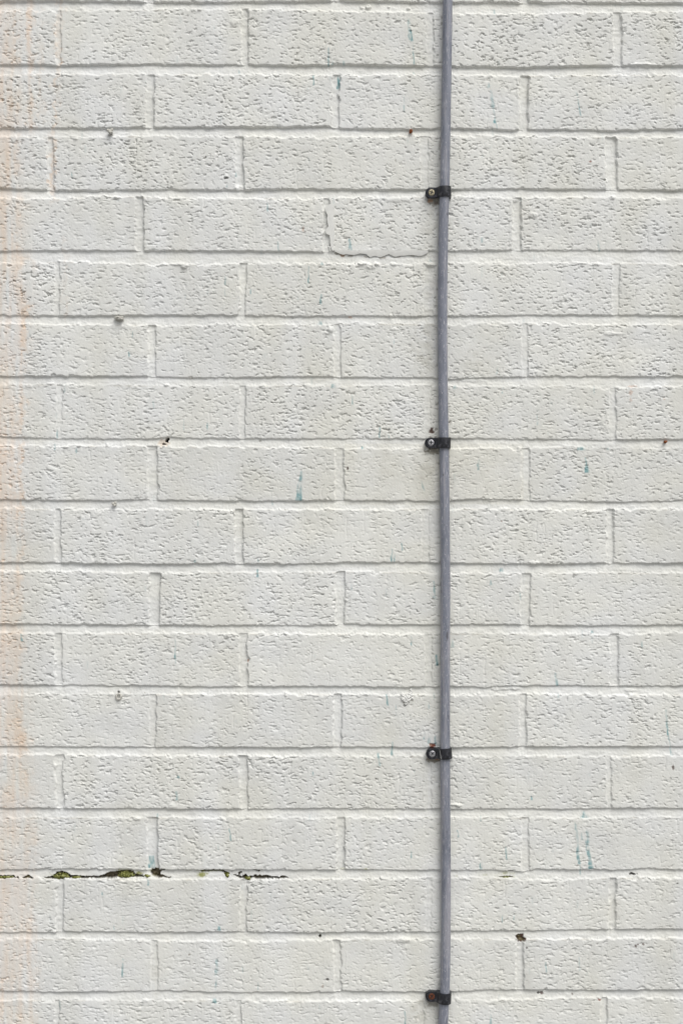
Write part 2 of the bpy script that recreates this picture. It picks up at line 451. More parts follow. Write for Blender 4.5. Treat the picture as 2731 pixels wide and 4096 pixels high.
# turquoise paint that ran down the wall: (x, y, x end, y end, width, strength)
DRIPS = [
 (956,280,956,294,8,.5),(1255,300,1255,340,6,.5),(1314,190,1314,262,5,.5),(1357,302,1353,352,15,.75),(1330,240,1330,258,10,.3),(289,688,289,712,5,.5),(908,738,908,748,6,.3),(945,690,945,706,5,.4),(1070,812,1070,846,8,.4),(1113,965,1113,1003,6,.3),
 (1976,34,1976,54,10,.35),(1375,244,1375,258,12,.3),(1634,75,1640,160,14,.32),(1642,120,1648,165,9,.85),(1651,165,1653,215,4,.25),(1653,215,1655,257,6,.6),(1653,288,1653,298,10,.6),(1616,385,1616,445,5,.3),(1953,332,1953,350,12,.5),(1962,362,1972,430,14,.42),(1970,420,1979,478,6,.4),(1978,478,1979,492,11,.9),(1985,490,1987,515,4,.3),(2302,368,2308,382,10,.35),(2310,395,2322,462,6,.45),(2335,500,2337,515,5,.4),(1398,955,1402,1005,13,.5),(1927,950,1927,970,7,.35),(2390,962,2396,1003,9,.3),
 (903,1107,900,1140,8,.4),(900,1155,900,1185,5,.3),(1003,1155,1003,1175,5,.5),(1235,1065,1235,1132,4,.5),(1287,1050,1287,1060,13,.5),(1285,1176,1282,1216,9,.5),(1280,1284,1280,1298,20,.5),(531,1325,531,1350,5,.4),(517,1408,519,1426,7,.7),(1333,1536,1333,1550,18,.45),(614,1604,614,1636,4,.3),(830,1690,828,1718,6,.6),(735,1675,735,1720,4,.3),(261,1540,258,1570,7,.25),(230,1718,229,1752,6,.6),(221,1775,221,1800,5,.4),(307,1788,307,1812,6,.5),(1206,1885,1204,1920,12,.45),(1200,1915,1197,1990,22,.45),(1197,1975,1197,2002,26,.75),(1090,2000,1090,2020,4,.3),
 (1720,1036,1720,1046,10,.4),(1575,1355,1575,1375,5,.3),(1988,1465,1986,1496,6,.4),(1820,1542,1820,1554,16,.4),(2373,1540,2375,1578,6,.4),(2010,1547,2010,1573,5,.3),(1409,1580,1409,1618,8,.4),(1520,1710,1518,1750,7,.55),(1555,1736,1555,1752,5,.4),(1448,1785,1448,1796,10,.6),(2323,1788,2323,1800,34,.5),(2341,1830,2346,1868,10,.5),(2345,1866,2347,1890,18,.75),(1914,1838,1912,1880,9,.45),(1685,1925,1695,1962,8,.4),(2430,1790,2430,1800,10,.3),(2148,1640,2148,1700,4,.25),
 (792,2083,792,2102,4,.4),(780,2236,780,2250,10,.5),(1032,2278,1030,2308,9,.65),(1032,2235,1032,2246,7,.4),(85,2536,89,2564,10,.8),(701,2560,701,2652,4,.6),(1568,2196,1566,2248,7,.5),(1577,2215,1577,2248,5,.4),(1609,2172,1609,2202,7,.4),(1735,2325,1738,2395,9,.5),(2005,2273,2005,2286,16,.55),(1962,2322,1962,2340,11,.5),(2080,2370,2080,2400,5,.45),(1745,2620,1747,2662,12,.7),(1809,2558,1809,2590,12,.35),(1645,2545,1645,2582,6,.4),(2221,2692,2227,2744,12,.5),(2231,2775,2231,2790,7,.4),(2367,2522,2367,2532,14,.4),(2565,2566,2565,2588,8,.5),(1546,2778,1550,2822,9,.55),(1583,2820,1583,2864,5,.4),(1570,2968,1568,3022,8,.5),(1716,2950,1715,2976,12,.4),(1740,2942,1743,2978,10,.45),(1695,2940,1695,2958,5,.4),(1513,3012,1517,3064,12,.5),(1715,2810,1715,2835,5,.3),(1405,2335,1405,2360,5,.3),
 (2662,2838,2666,2912,10,.38),(2668,2905,2670,2940,7,.6),(2672,2940,2682,3012,5,.45),(2684,3010,2684,3022,14,.4),(714,3102,714,3112,14,.5),(707,3165,708,3200,12,.4),(629,3255,629,3276,9,.6),(917,3312,922,3345,6,.6),(922,3344,923,3362,8,.9),(873,3380,873,3410,4,.3),(608,3426,606,3474,27,.6),(594,3518,592,3542,8,.7),(493,3836,489,3910,7,.55),(868,3836,866,3890,13,.38),(866,3890,863,3960,8,.55),(858,3996,858,4012,20,.65),(877,3704,877,3722,15,.6),(457,3700,457,3720,6,.4),(411,3568,411,3580,5,.5),(1252,3086,1252,3104,7,.5),(240,4005,240,4042,7,.5),(970,3865,970,3890,6,.3),(1032,3930,1032,3960,5,.3),
 (2336,3245,2336,3262,10,.4),(2336,3262,2336,3272,34,.5),(2301,3288,2303,3320,10,.35),(2305,3320,2312,3440,12,.5),(2315,3440,2316,3456,12,.95),(2320,3462,2320,3500,6,.4),(2347,3322,2349,3372,14,.45),(2346,3370,2360,3460,16,.55),(2362,3464,2362,3476,24,.85),(2325,3330,2327,3360,9,.3),(1922,3452,1922,3478,11,.5),(2022,3388,2026,3440,4,.5),(1645,3406,1645,3432,6,.4),(1922,3265,1922,3285,5,.4),(2009,3660,2009,3690,5,.35),(2181,3845,2184,3888,6,.5),(2314,3825,2316,3884,4,.4),(1619,4044,1621,4100,9,.5),(1962,4060,1962,4100,10,.4),(2125,3184,2126,3200,7,.9),(2055,3660,2055,3680,4,.3),(1830,3320,1833,3350,4,.5),
]
T_DRP = field(1.3, 3.5, 909)
dn_ = sample(T_DRP)
for (x0, y0, x1, y1, w, s) in DRIPS:
    h = max(y1 - y0, 1)
    jj, ii = window(min(x0, x1) - w * 1.5 - 4, max(x0, x1) + w * 1.5 + 4, y0 - 4, y1 + 4)
    if jj.stop - jj.start < 2 or ii.stop - ii.start < 2: continue
    yy = PY[jj, None]; t = np.clip((yy - y0) / h, 0, 1)
    xc = x0 + (x1 - x0) * t
    wd = max(w, 5.5) * 0.5 * (0.75 + 0.35 * t)
    d = np.abs(PX[None, ii] - xc + 1.2 * dn_[jj, ii]) / wd
    m = (1 - ss(0.55, 1.25, d)) * ss(-4, 3, yy - y0) * ss(-4, 3, y1 - yy)
    m = m * np.clip(0.9 + 0.35 * dn_[jj, ii], 0.1, 1.3) * (0.7 + 0.45 * t)
    blend(jj, ii, min(1, s * 1.4) * m, (0.23, 0.385, 0.40))
# a faint smear of the same turquoise here and there
for _ in range(150):
    x = lr.uniform(100, 2731); y = lr.uniform(0, 4096); h = lr.uniform(10, 45)
    jj, ii = window(x - 8, x + 8, y, y + h)
    if jj.stop - jj.start < 2 or ii.stop - ii.start < 2: continue
    m = np.exp(-((PX[None, ii] - x) / 3.2) ** 2) * ss(0, 6, PY[jj, None] - y) * ss(0, 6, y + h - PY[jj, None])
    blend(jj, ii, lr.uniform(.06, .22) * m, (0.22, 0.37, 0.39))

# spots: dirt, rust, clip shadows painted in with the grime, places where the paint has come off (x, y, rx, ry, colour, strength, depth mm)
BROWN = (0.085, 0.045, 0.033); DIRT_SHADE = (0.16, 0.13, 0.085); RED = (0.24, 0.075, 0.045); RST = (0.42, 0.17, 0.06); BLK = (0.03, 0.026, 0.02)
SPOTS = [
 (2078,3746,13,11,BROWN,1,1.4),(2086,3758,14,9,BROWN,1,1.4),(1727,1724,10,13,BROWN,.95,.8),(1743,1716,8,7,BROWN,.45,.4),(1722,1750,7,5,BROWN,.5,0),(1740,1748,8,4,BROWN,.6,0),
 (1729,2983,14,8,RED,1,1.2),(1719,2978,7,6,(0.6,0.4,0.3),.6,.3),
 (1735,806,30,16,DIRT_SHADE,.7,0),(1722,803,9,6,RST,.6,0),(1741,812,9,5,BROWN,.6,0),(1712,809,6,4,RST,.5,0),(1735,1804,30,13,DIRT_SHADE,.7,0),(1716,1800,6,8,DIRT_SHADE,.6,0),(1735,3038,30,12,DIRT_SHADE,.8,0),(1712,3032,6,8,BROWN,.5,0),(1748,3037,12,4,RST,.5,0),(1738,4016,28,11,DIRT_SHADE,.65,0),  # under each clip: brown grime and its soft shadow, both painted as colour
 (2155,3972,7,4,BLK,.9,.8),(2166,3977,5,5,BROWN,.8,.5),(2288,3978,5,5,BROWN,.7,.3),(2397,4000,6,6,RED,.85,.5),(2690,3072,4,8,BROWN,.8,.5),(2707,3534,5,3,BLK,.8,.5),(2540,3784,4,8,BROWN,.8,.6),(2548,3778,4,3,BROWN,.8,.5),(2570,3776,4,4,BROWN,.7,.5),(2616,3771,3,3,BROWN,.7,.4),
 (1279,3745,5,5,BLK,1,2.5),(1311,3917,5,5,BLK,.8,1.2),(1290,3948,5,6,(0.35,0.25,0.2),.5,0),(2526,1545,18,4,RST,.35,0),(2522,1570,6,10,RST,.35,0),(2520,1600,5,6,RST,.25,0),(2655,1597,5,4,RST,.35,0),(2360,644,4,4,RED,.8,.3),(1800,1690,6,9,DIRT_SHADE,.35,0),(1390,1873,4,6,BROWN,.9,.5),(2105,3792,3,3,BLK,.7,.5),(1400,1268,8,4,RST,.4,0),(1368,1010,10,9,RST,.35,0),(1212,918,5,8,RST,.35,0),(1220,926,4,3,BROWN,.5,0),(992,2643,3,5,RST,.7,.3),
 (758,3819,4,3,DIRT_SHADE,.6,.3),(2522,362,4,4,BLK,.6,.8),(2530,3498,13,4,BLK,.85,3.0),(2310,2450,3,3,RED,.7,.3),(2005,2085,3,3,RED,.7,.3),
 (667,1762,6,7,BLK,1,14),(671,1757,5,6,BLK,1,14),(654,1776,4,3,BLK,.9,2),(662,1778,3,2,BLK,.8,1),(653,1788,2.5,3,BLK,.9,1),(655,1772,22,16,(0.62,0.50,0.38),.55,0.3),(906,711,6,4,BLK,.7,1.5),(475,2770,5,5,BLK,.7,3),(1480,88,6,6,(0.3,0.3,0.28),.3,.8),
 (2285,2256,10,5,DIRT_SHADE,.2,0),(1040,1765,6,4,DIRT_SHADE,.3,.6),(758,1510,10,4,DIRT_SHADE,.35,.8),
]
n1 = sample(T_ED2, 400, 400); n2 = sample(T_EDG, 123, 456)
def spot(x, y, rx, ry, c, s, dep, wob=0.30):
    jj, ii = window(x - rx * 2.2 - 3, x + rx * 2.2 + 3, y - ry * 2.2 - 3, y + ry * 2.2 + 3)
    if jj.stop - jj.start < 2 or ii.stop - ii.start < 2: return
    d = np.hypot((PX[None, ii] - x) / rx, (PY[jj, None] - y) / ry) + wob * n1[jj, ii] * min(1, 6 / min(rx, ry) + .3)
    m = 1 - ss(0.75, 1.25, d)
    if c is not None: blend(jj, ii, s * m, c)
    height[jj, ii] -= dep * m
SPOTS.sort(key=lambda q: -q[2] * q[3])
for q in SPOTS: spot(*q)
for q in [(1372,1018,14,7,(0.34,0.22,0.14),.8,0),(1350,1012,8,5,DIRT_SHADE,.6,0),(1400,1023,10,4,DIRT_SHADE,.6,0),(1470,1026,14,4,DIRT_SHADE,.5,0),(1530,1030,14,4,DIRT_SHADE,.55,0),(1590,1026,14,4,DIRT_SHADE,.5,0),(1650,1022,14,3,DIRT_SHADE,.4,0),(1617,2808,8,5,DIRT_SHADE,.5,0),(1608,2786,4,10,DIRT_SHADE,.4,0),(1648,2800,10,4,DIRT_SHADE,.5,0),(1618,2822,6,4,BLK,.5,.8),(443,540,10,6,DIRT_SHADE,.35,0),(479,1283,14,4,DIRT_SHADE,.4,0)]: spot(*q)  # brown marks below the flake's edge, round the mortar blob, under two stubs
# grime beside the cable and in the sheltered courses
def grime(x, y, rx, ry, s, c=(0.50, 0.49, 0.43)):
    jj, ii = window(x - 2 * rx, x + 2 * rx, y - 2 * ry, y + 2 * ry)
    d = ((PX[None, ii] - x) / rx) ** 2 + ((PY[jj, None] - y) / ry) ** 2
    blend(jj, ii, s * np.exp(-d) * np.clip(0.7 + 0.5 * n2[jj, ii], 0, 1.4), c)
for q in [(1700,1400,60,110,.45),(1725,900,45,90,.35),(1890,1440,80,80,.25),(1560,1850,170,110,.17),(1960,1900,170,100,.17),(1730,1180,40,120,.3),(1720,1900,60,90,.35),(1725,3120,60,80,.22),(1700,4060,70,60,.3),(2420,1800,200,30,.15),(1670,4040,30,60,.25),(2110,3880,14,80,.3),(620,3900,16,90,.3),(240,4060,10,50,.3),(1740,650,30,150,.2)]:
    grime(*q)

rowsel = (row == N_UP + 8) & (PX[None, :] > 1378) & (PX[None, :] < 2092)
col[rowsel] = col[rowsel] * np.array([0.968, 0.962, 0.945], np.float32)
T_WSH = field(16, 130, 919)
wash = np.clip(sample(T_WSH, 250, 20), -1.5, 2)[..., None].astype(np.float32)
col *= 1 - np.array([0.016, 0.018, 0.026], np.float32) * wash
T_SPK = field(1.1, 1.1, 929)
speck = np.clip((sample(T_SPK, 13, 500) - 3.0) / 0.5, 0, 1)[..., None].astype(np.float32) * 0.5
col = col * (1 - speck) + np.array([0.28, 0.25, 0.20], np.float32) * speck
ledge = np.zeros((NZ, NX), np.float32)                      # dirt lying on the lower lips of the bed joints
for k in range(len(BEDS)):
    j0 = np.searchsorted(PY, bots[k].min() - 14); j1 = np.searchsorted(PY, bots[k].max() + 14)
    if j1 > j0: ledge[j0:j1] = np.maximum(ledge[j0:j1], np.exp(-((PY[j0:j1, None] - bots[k][None, :] - 1) / 3.0) ** 2))
ledge *= np.clip(sample(T_EDG, 90, 900) * 0.6 + sample(T_LOW, 30, 66) * 0.5 - 0.3, 0, 1)
col = col * (1 - 0.4 * ledge[..., None]) + np.array([0.40, 0.37, 0.30], np.float32) * 0.4 * ledge[..., None]

# lumps and dribbles of mortar under the paint (x, y, rx, ry, height mm)
LUMPS = [(1474,24,13,11,3.0),(1447,27,8,8,1.6),(1635,33,9,8,1.8),(1555,26,9,7,1.4),(1717,1059,22,10,3.2),(1700,1052,14,8,1.5),(1480,1066,26,12,1.8),(1450,1054,30,8,1.6),(1505,1058,20,9,1.6),(1575,1056,24,8,1.4),(740,1066,17,9,2.6),(715,1056,30,7,1.5),(1307,1333,18,10,1.2),(1322,1318,22,14,2.2),(1561,1264,8,8,2.2),(2131,2250,26,8,2.0),(1835,3221,11,8,2.4),(1815,3218,18,5,1.2),(600,1788,40,14,0.8),(690,3224,20,10,1.0),(2515,2760,30,10,1.2),(2060,2754,34,12,1.6),(2000,2756,60,7,1.0),(2570,260,60,9,1.6),(960,750,26,10,1.8),(2450,790,16,10,1.5),(1580,1316,30,7,.8),(2450,1335,40,9,1.2),(1960,2000,34,7,1.4),(1050,1545,18,12,1.2),(1610,3760,34,12,1.4),(2040,3260,30,10,.8),(2130,860,20,12,1.4),(2060,800,22,9,1.6),(930,90,20,18,1.0),(1020,120,34,22,.5),(1600,800,60,10,.7),(470,790,14,5,1.6),(1900,1520,60,9,.8),(906,704,8,6,1.5)]
for x, y, rx, ry, hh in LUMPS:
    jj, ii = window(x - rx * 1.6, x + rx * 1.6, y - ry * 1.6, y + ry * 1.6)
    if jj.stop - jj.start < 2 or ii.stop - ii.start < 2: continue
    d = np.hypot((PX[None, ii] - x) / rx, (PY[jj, None] - y) / ry) + 0.16 * n2[jj, ii] + 0.10 * n1[jj, ii]
    height[jj, ii] += hh * (1 - ss(0.35, 1.15, d)) * (1 + 0.15 * n1[jj, ii])
for _ in range(90):                                        # crumbs along the edges of the joints
    k = lr.integers(N_UP, N_UP + 17); x = lr.uniform(0, 2731)
    y = np.interp(x, PX, bots[k]) + lr.uniform(-6, 6); rx = lr.uniform(5, 16); ry = lr.uniform(4, 8)
    jj, ii = window(x - 2 * rx, x + 2 * rx, y - 2 * ry, y + 2 * ry)
    d = np.hypot((PX[None, ii] - x) / rx, (PY[jj, None] - y) / ry) + 0.2 * n1[jj, ii]
    height[jj, ii] += lr.uniform(0.5, 1.6) * (1 - ss(0.3, 1.2, d))

# the opened bed joint: cavities as outlines in photograph pixels
def inside(poly, X, Y):
    m = np.zeros(np.broadcast(X, Y).shape, bool)
    for (xa, ya), (xb, yb) in zip(poly, poly[1:] + poly[:1]):
        c = ((ya > Y) != (yb > Y))
        with np.errstate(divide='ignore', invalid='ignore'):
            m ^= c & (X < (xb - xa) * (Y - ya) / ((yb - ya) or 1e-9) + xa)
    return m
CAV = [
 ([(-30,3500),(0,3502),(40,3505),(58,3504),(60,3513),(0,3515),(-30,3514)],6),
 ([(64,3507),(72,3505),(74,3514),(64,3514)],4),
 ([(88,3510),(104,3505),(113,3501),(124,3508),(132,3514),(110,3516),(90,3515)],5),
 ([(180,3513),(196,3507),(214,3504),(222,3495),(240,3488),(256,3488),(270,3494),(282,3503),(310,3505),(322,3504),(316,3512),(290,3514),(262,3513),(240,3520),(228,3518),(205,3516)],9),
 ([(318,3508),(345,3511),(366,3505),(390,3509),(404,3503),(420,3500),(432,3493),(441,3488),(460,3491),(478,3488),(492,3488),(494,3498),(480,3505),(470,3513),(440,3514),(400,3515),(360,3513),(330,3514)],16),
 ([(528,3502),(538,3497),(556,3502),(570,3500),(574,3508),(550,3511),(530,3509)],13),
 ([(474,3490),(500,3484),(534,3484),(540,3496),(528,3510),(480,3513),(470,3506)],6),
 ([(598,3492),(604,3484),(612,3477),(640,3478),(664,3478),(658,3484),(646,3488),(640,3500),(642,3509),(636,3514),(618,3510),(606,3502)],15),
 ([(282,3506),(330,3506),(372,3506),(404,3503),(404,3514),(330,3515),(282,3514)],6),
 ([(640,3500),(668,3507),(690,3509),(668,3512),(640,3512)],4),
 ([(796,3484),(830,3481),(872,3480),(880,3485),(836,3487),(806,3489)],5),
 ([(868,3480),(884,3480),(905,3487),(915,3492),(914,3508),(908,3513),(904,3504),(896,3492),(880,3485)],9),
 ([(936,3501),(950,3502),(966,3507),(986,3500),(990,3506),(1010,3506),(1020,3498),(1030,3505),(1048,3501),(1062,3499),(1076,3504),(1086,3510),(1112,3510),(1140,3506),(1152,3513),(1130,3516),(1080,3515),(1040,3517),(1004,3516),(992,3521),(982,3516),(950,3510)],14),
 ([(1008,3475),(1024,3479),(1042,3480),(1034,3488),(1026,3484)],8),
 ([(950,3498),(956,3490),(964,3489),(958,3496),(953,3502)],7),
 ([(2060,3744),(2076,3738),(2082,3748),(2096,3754),(2094,3766),(2070,3762)],1.5),
 ([(1995,3509),(2012,3507),(2040,3506),(2050,3508),(2030,3511),(1998,3511)],3),
 ([(2030,3484),(2050,3481),(2040,3486)],3),
]
SOIL = (0.15, 0.12, 0.065)
for poly, dep in CAV:
    xs = [p[0] for p in poly]; ys = [p[1] for p in poly]
    jj, ii = window(min(xs) - 6, max(xs) + 6, min(ys) - 6, max(ys) + 6)
    X = PX[None, ii] + 2.4 * n1[jj, ii]; Y = PY[jj, None] + 1.0 * n2[jj, ii] + 1.0 * n1[jj, ii]
    m = inside(poly, X, Y).astype(np.float32)
    height[jj, ii] = height[jj, ii] * (1 - m) + np.minimum(height[jj, ii], -3 - 0.55 * dep + 1.5 * n1[jj, ii]) * m
    blend(jj, ii, 0.95 * m, SOIL)
# green growth staining the mortar round the opened joint
for x, y, rx, ry, s in [(20,3505,40,8,.5),(225,3503,36,12,.8),(300,3502,22,5,.6),(335,3504,20,4,.5),(400,3497,22,8,.45),(505,3495,44,17,.95),(560,3496,24,9,.8),(590,3505,34,7,.9),(600,3486,9,9,.5),(806,3499,26,13,.9),(812,3484,46,6,.9),(760,3482,30,5,.5),(895,3483,34,7,.9),(925,3497,18,5,.45),(990,3512,14,9,.6),(1338,3507,28,4,.3),(1400,3478,90,3,.2),(1827,3505,14,5,.6),(1960,3500,40,5,.45),(2020,3495,44,7,.5),(2030,3509,50,4,.5),(2085,3510,10,4,.4),(100,3508,30,4,.35),(1365,3476,10,4,.4),(1462,3476,10,4,.5)]:
    jj, ii = window(x - 2 * rx, x + 2 * rx, y - 2 * ry, y + 2 * ry)
    d = np.hypot((PX[None, ii] - x) / rx, (PY[jj, None] - y) / ry)
    blend(jj, ii, s * (1 - ss(0.3, 1.3, d + 0.25 * n1[jj, ii])) * np.clip(0.5 + 0.8 * n2[jj, ii] + 0.5 * n1[jj, ii], 0, 1), (0.25, 0.26, 0.05))

# ------------------------------------------------------------------ the wall as one solid mesh
height = height.astype(np.float32) * 0.001
V = np.empty((NZ * NX + 8, 3), np.float32)
gx, gz = np.meshgrid(XS, ZS)
V[:NZ * NX, 0] = gx.ravel(); V[:NZ * NX, 1] = -height.ravel(); V[:NZ * NX, 2] = gz.ravel()
TH = 0.215
V[NZ * NX:] = [(-1.5, TH, 2.6), (1.5, TH, 2.6), (1.5, TH, 0), (-1.5, TH, 0)] * 2
idx = np.arange(NZ * NX, dtype=np.int32).reshape(NZ, NX)
Q = np.stack([idx[:-1, :-1], idx[1:, :-1], idx[1:, 1:], idx[:-1, 1:]], -1).reshape(-1)
b0 = NZ * NX
loops = [Q]; sizes = [np.full((NZ - 1) * (NX - 1), 4, np.int32)]
def ngon(vs): loops.append(np.array(vs, np.int32)); sizes.append(np.array([len(vs)], np.int32))
ngon(list(idx[0, :]) + [b0 + 1, b0 + 0])
ngon(list(idx[-1, ::-1]) + [b0 + 3, b0 + 2])
ngon(list(idx[::-1, 0]) + [b0 + 0, b0 + 3])
ngon(list(idx[:, -1]) + [b0 + 2, b0 + 1])
ngon([b0, b0 + 1, b0 + 2, b0 + 3])
V = V[:b0 + 4]
lp = np.concatenate(loops); sz = np.concatenate(sizes)
me = bpy.data.meshes.new('brick_wall')
me.vertices.add(len(V)); me.vertices.foreach_set('co', V.ravel())
me.loops.add(len(lp)); me.loops.foreach_set('vertex_index', lp)
me.polygons.add(len(sz))
me.polygons.foreach_set('loop_start', np.concatenate([[0], np.cumsum(sz)[:-1]]).astype(np.int32))
sm = np.ones(len(sz), bool); sm[-5:] = False
me.polygons.foreach_set('use_smooth', sm)
at = me.attributes.new('paint', 'FLOAT_COLOR', 'POINT')
C = np.ones((len(V), 4), np.float32); C[b0:, :3] = 0.68
C[:b0, :3] = np.clip(col.reshape(-1, 3), 0, 1)
at.data.foreach_set('color', C.ravel())
me.update(calc_edges=True)
wall = link('brick_wall', me, MAT['wall'], smooth=False)
tag(wall, 'brick wall painted off-white, with orange rust runs down its left side', 'wall')

# the skin of paint lifting off under one brick
def flake(edge, root, depth, thick, drop, label):
    """a strip of paint skin between its torn edge and the line where it still holds to the brick"""
    bm = bmesh.new()
    rows = []
    for (xe, ye), (xr, yr) in zip(edge, root):
        pts = []
        for t in (0.0, 0.35, 0.7, 1.0):
            x, y = xr + (xe - xr) * t, yr + (ye - yr) * t
            d = depth - drop * math.hypot(xe - xr, ye - yr) * S * t ** 1.5
            th = thick * (1 - 0.55 * t)
            pts.append((bm.verts.new(P(x, y, d)), bm.verts.new(P(x, y, d - th))))
        rows.append(pts)
    for a, b in zip(rows, rows[1:]):
        for k in range(3):
            bm.faces.new((a[k][0], b[k][0], b[k + 1][0], a[k + 1][0]))
            bm.faces.new((a[k][1], a[k + 1][1], b[k + 1][1], b[k][1]))
        bm.faces.new((a[3][0], b[3][0], b[3][1], a[3][1]))
        bm.faces.new((a[0][0], a[0][1], b[0][1], b[0][0]))
    for r in (rows[0], rows[-1]):
        for k in range(3): bm.faces.new((r[k][0], r[k + 1][0], r[k + 1][1], r[k][1]))
    o = obj('paint_flake', bm, MAT['flake'], wall, smooth=False)
    o['label'] = label
g = 2.6133
def zz(p): return (1250 + p[0] / g, 780 + p[1] / g)
low = [(232,590),(260,603),(290,617),(320,625),(355,618),(395,624),(430,627),(470,618),(490,610),(525,613),(552,615),(570,624),(584,640),(605,650),(640,638),(672,640),(690,649),(715,650),(740,638),(760,632),(797,617),(830,632),(850,643),(868,646),(895,640),(925,635),(970,633),(1010,627),(1040,629),(1070,630),(1105,637),(1150,632),(1180,617),(1205,602)]
rt = [(x, 577 + 4 * math.sin(x / 60.0)) for x, y in low]
flake([zz(p) for p in low], [zz(p) for p in rt], 0.0006, 0.0010, 0.13, 'ragged skin of loose paint hanging below the brick')
lf = [(195,92),(160,105),(140,130),(134,150),(140,175),(158,212),(153,235),(152,262),(160,300),(166,330),(148,345),(136,378),(140,402),(158,412),(180,420),(182,445),(184,470),(187,510),(190,545),(200,570),(214,584)]
rt = [(224 + 5 * math.sin(y / 50.0), y) for x, y in lf]
flake([zz(p) for p in lf], [zz(p) for p in rt], 0.0013, 0.0024, 0.03, 'thick ragged lip of paint down the side of the brick')

# ------------------------------------------------------------------ the cable
RC = 0.00585
CAB = [(0,1789),(218,1787),(435,1783),(620,1780),(745,1778),(800,1775.2),(900,1773),(1019,1771),(1150,1769.3),(1285,1769),(1420,1769.8),(1547,1771),(1660,1772.6),(1747,1774),(1810,1776),(1900,1777),(2048,1778),(2180,1779.8),(2309,1781),(2570,1780),(2830,1779.6),(2990,1779.8),(3072,1779.8),(3330,1781.8),(3594,1783),(3770,1782),(3943,1779.6),(3985,1777.5),(4021,1775),(4096,1771),(4250,1768),(4500,1772)]
CAB = [(-3400, 1795), (-1500, 1794), (-600, 1792)] + CAB + [(5000, 1776), (5900, 1772), (6560, 1774)]
cy_ = np.array([c[0] for c in CAB]); cx_ = np.array([c[1] for c in CAB])
def cab_x(y):
    # smooth the measured centre line a little
    return sum(np.interp(y + o, cy_, cx_) * w for o, w in ((-60, .15), (-25, .2), (0, .3), (25, .2), (60, .15)))
DC = 0.0076
def cab_pt(y):
    d = DC + 0.0006 * math.sin(y / 310.0) + 0.0003 * math.sin(y / 97.0)
    p = P(cab_x(y), y, d)
    return p
bm = bmesh.new()
NS = 24
rings = []
ys = np.arange(-1740, 6560, 22.0)
for i, y in enumerate(ys):
    c = cab_pt(y)
    rr = RC * (1 + 0.006 * math.sin(y / 53.0))
    rings.append([bm.verts.new((c.x + rr * math.cos(a), c.y + rr * math.sin(a), c.z)) for a in (2 * math.pi * k / NS for k in range(NS))])
for a, b in zip(rings, rings[1:]):
    for k in range(NS): bm.faces.new((a[k], a[(k + 1) % NS], b[(k + 1) % NS], b[k]))
bm.faces.new(rings[0]); bm.faces.new(rings[-1][::-1])
cable = obj('cable', bm, MAT['cable'])
# raised lettering on the sheath, reading downwards
lm = bmesh.new()
for ch, y0 in zip('ALSECURE', [2287 + 13.6 * k for k in range(8)]):
    fc = bpy.data.curves.new('letter', 'FONT'); fc.body = ch; fc.size = 1.0; fc.extrude = 0.03; fc.resolution_u = 3
    fo = bpy.data.objects.new('letter', fc); scene.collection.objects.link(fo)
    bpy.context.view_layer.update()
    fm = bpy.data.meshes.new_from_object(fo.evaluated_get(bpy.context.evaluated_depsgraph_get()))
    bpy.data.objects.remove(fo); bpy.data.curves.remove(fc)
    n0 = len(lm.verts); lm.from_mesh(fm); bpy.data.meshes.remove(fm); lm.verts.ensure_lookup_table()
    vs = lm.verts[n0:]
    x0 = min(v.co.x for v in vs); x1 = max(v.co.x for v in vs); yb = min(v.co.y for v in vs); yt = max(v.co.y for v in vs)
    c = cab_pt(y0)
    for v in vs:
        u = (v.co.x - x0) / (x1 - x0) * 0.0025; w = ((v.co.y - yb) / (yt - yb) - 0.5) * 0.0030
        a = R(-44) + w / RC
        rr = RC + 0.00002 + v.co.z * 0.0022
        v.co = Vector((c.x + rr * math.cos(a), c.y + rr * math.sin(a), c.z - u))
obj('lettering', lm, MAT['letters'], cable, smooth=False)
tag(cable, 'scuffed grey plastic cable running straight down the wall', 'cable')

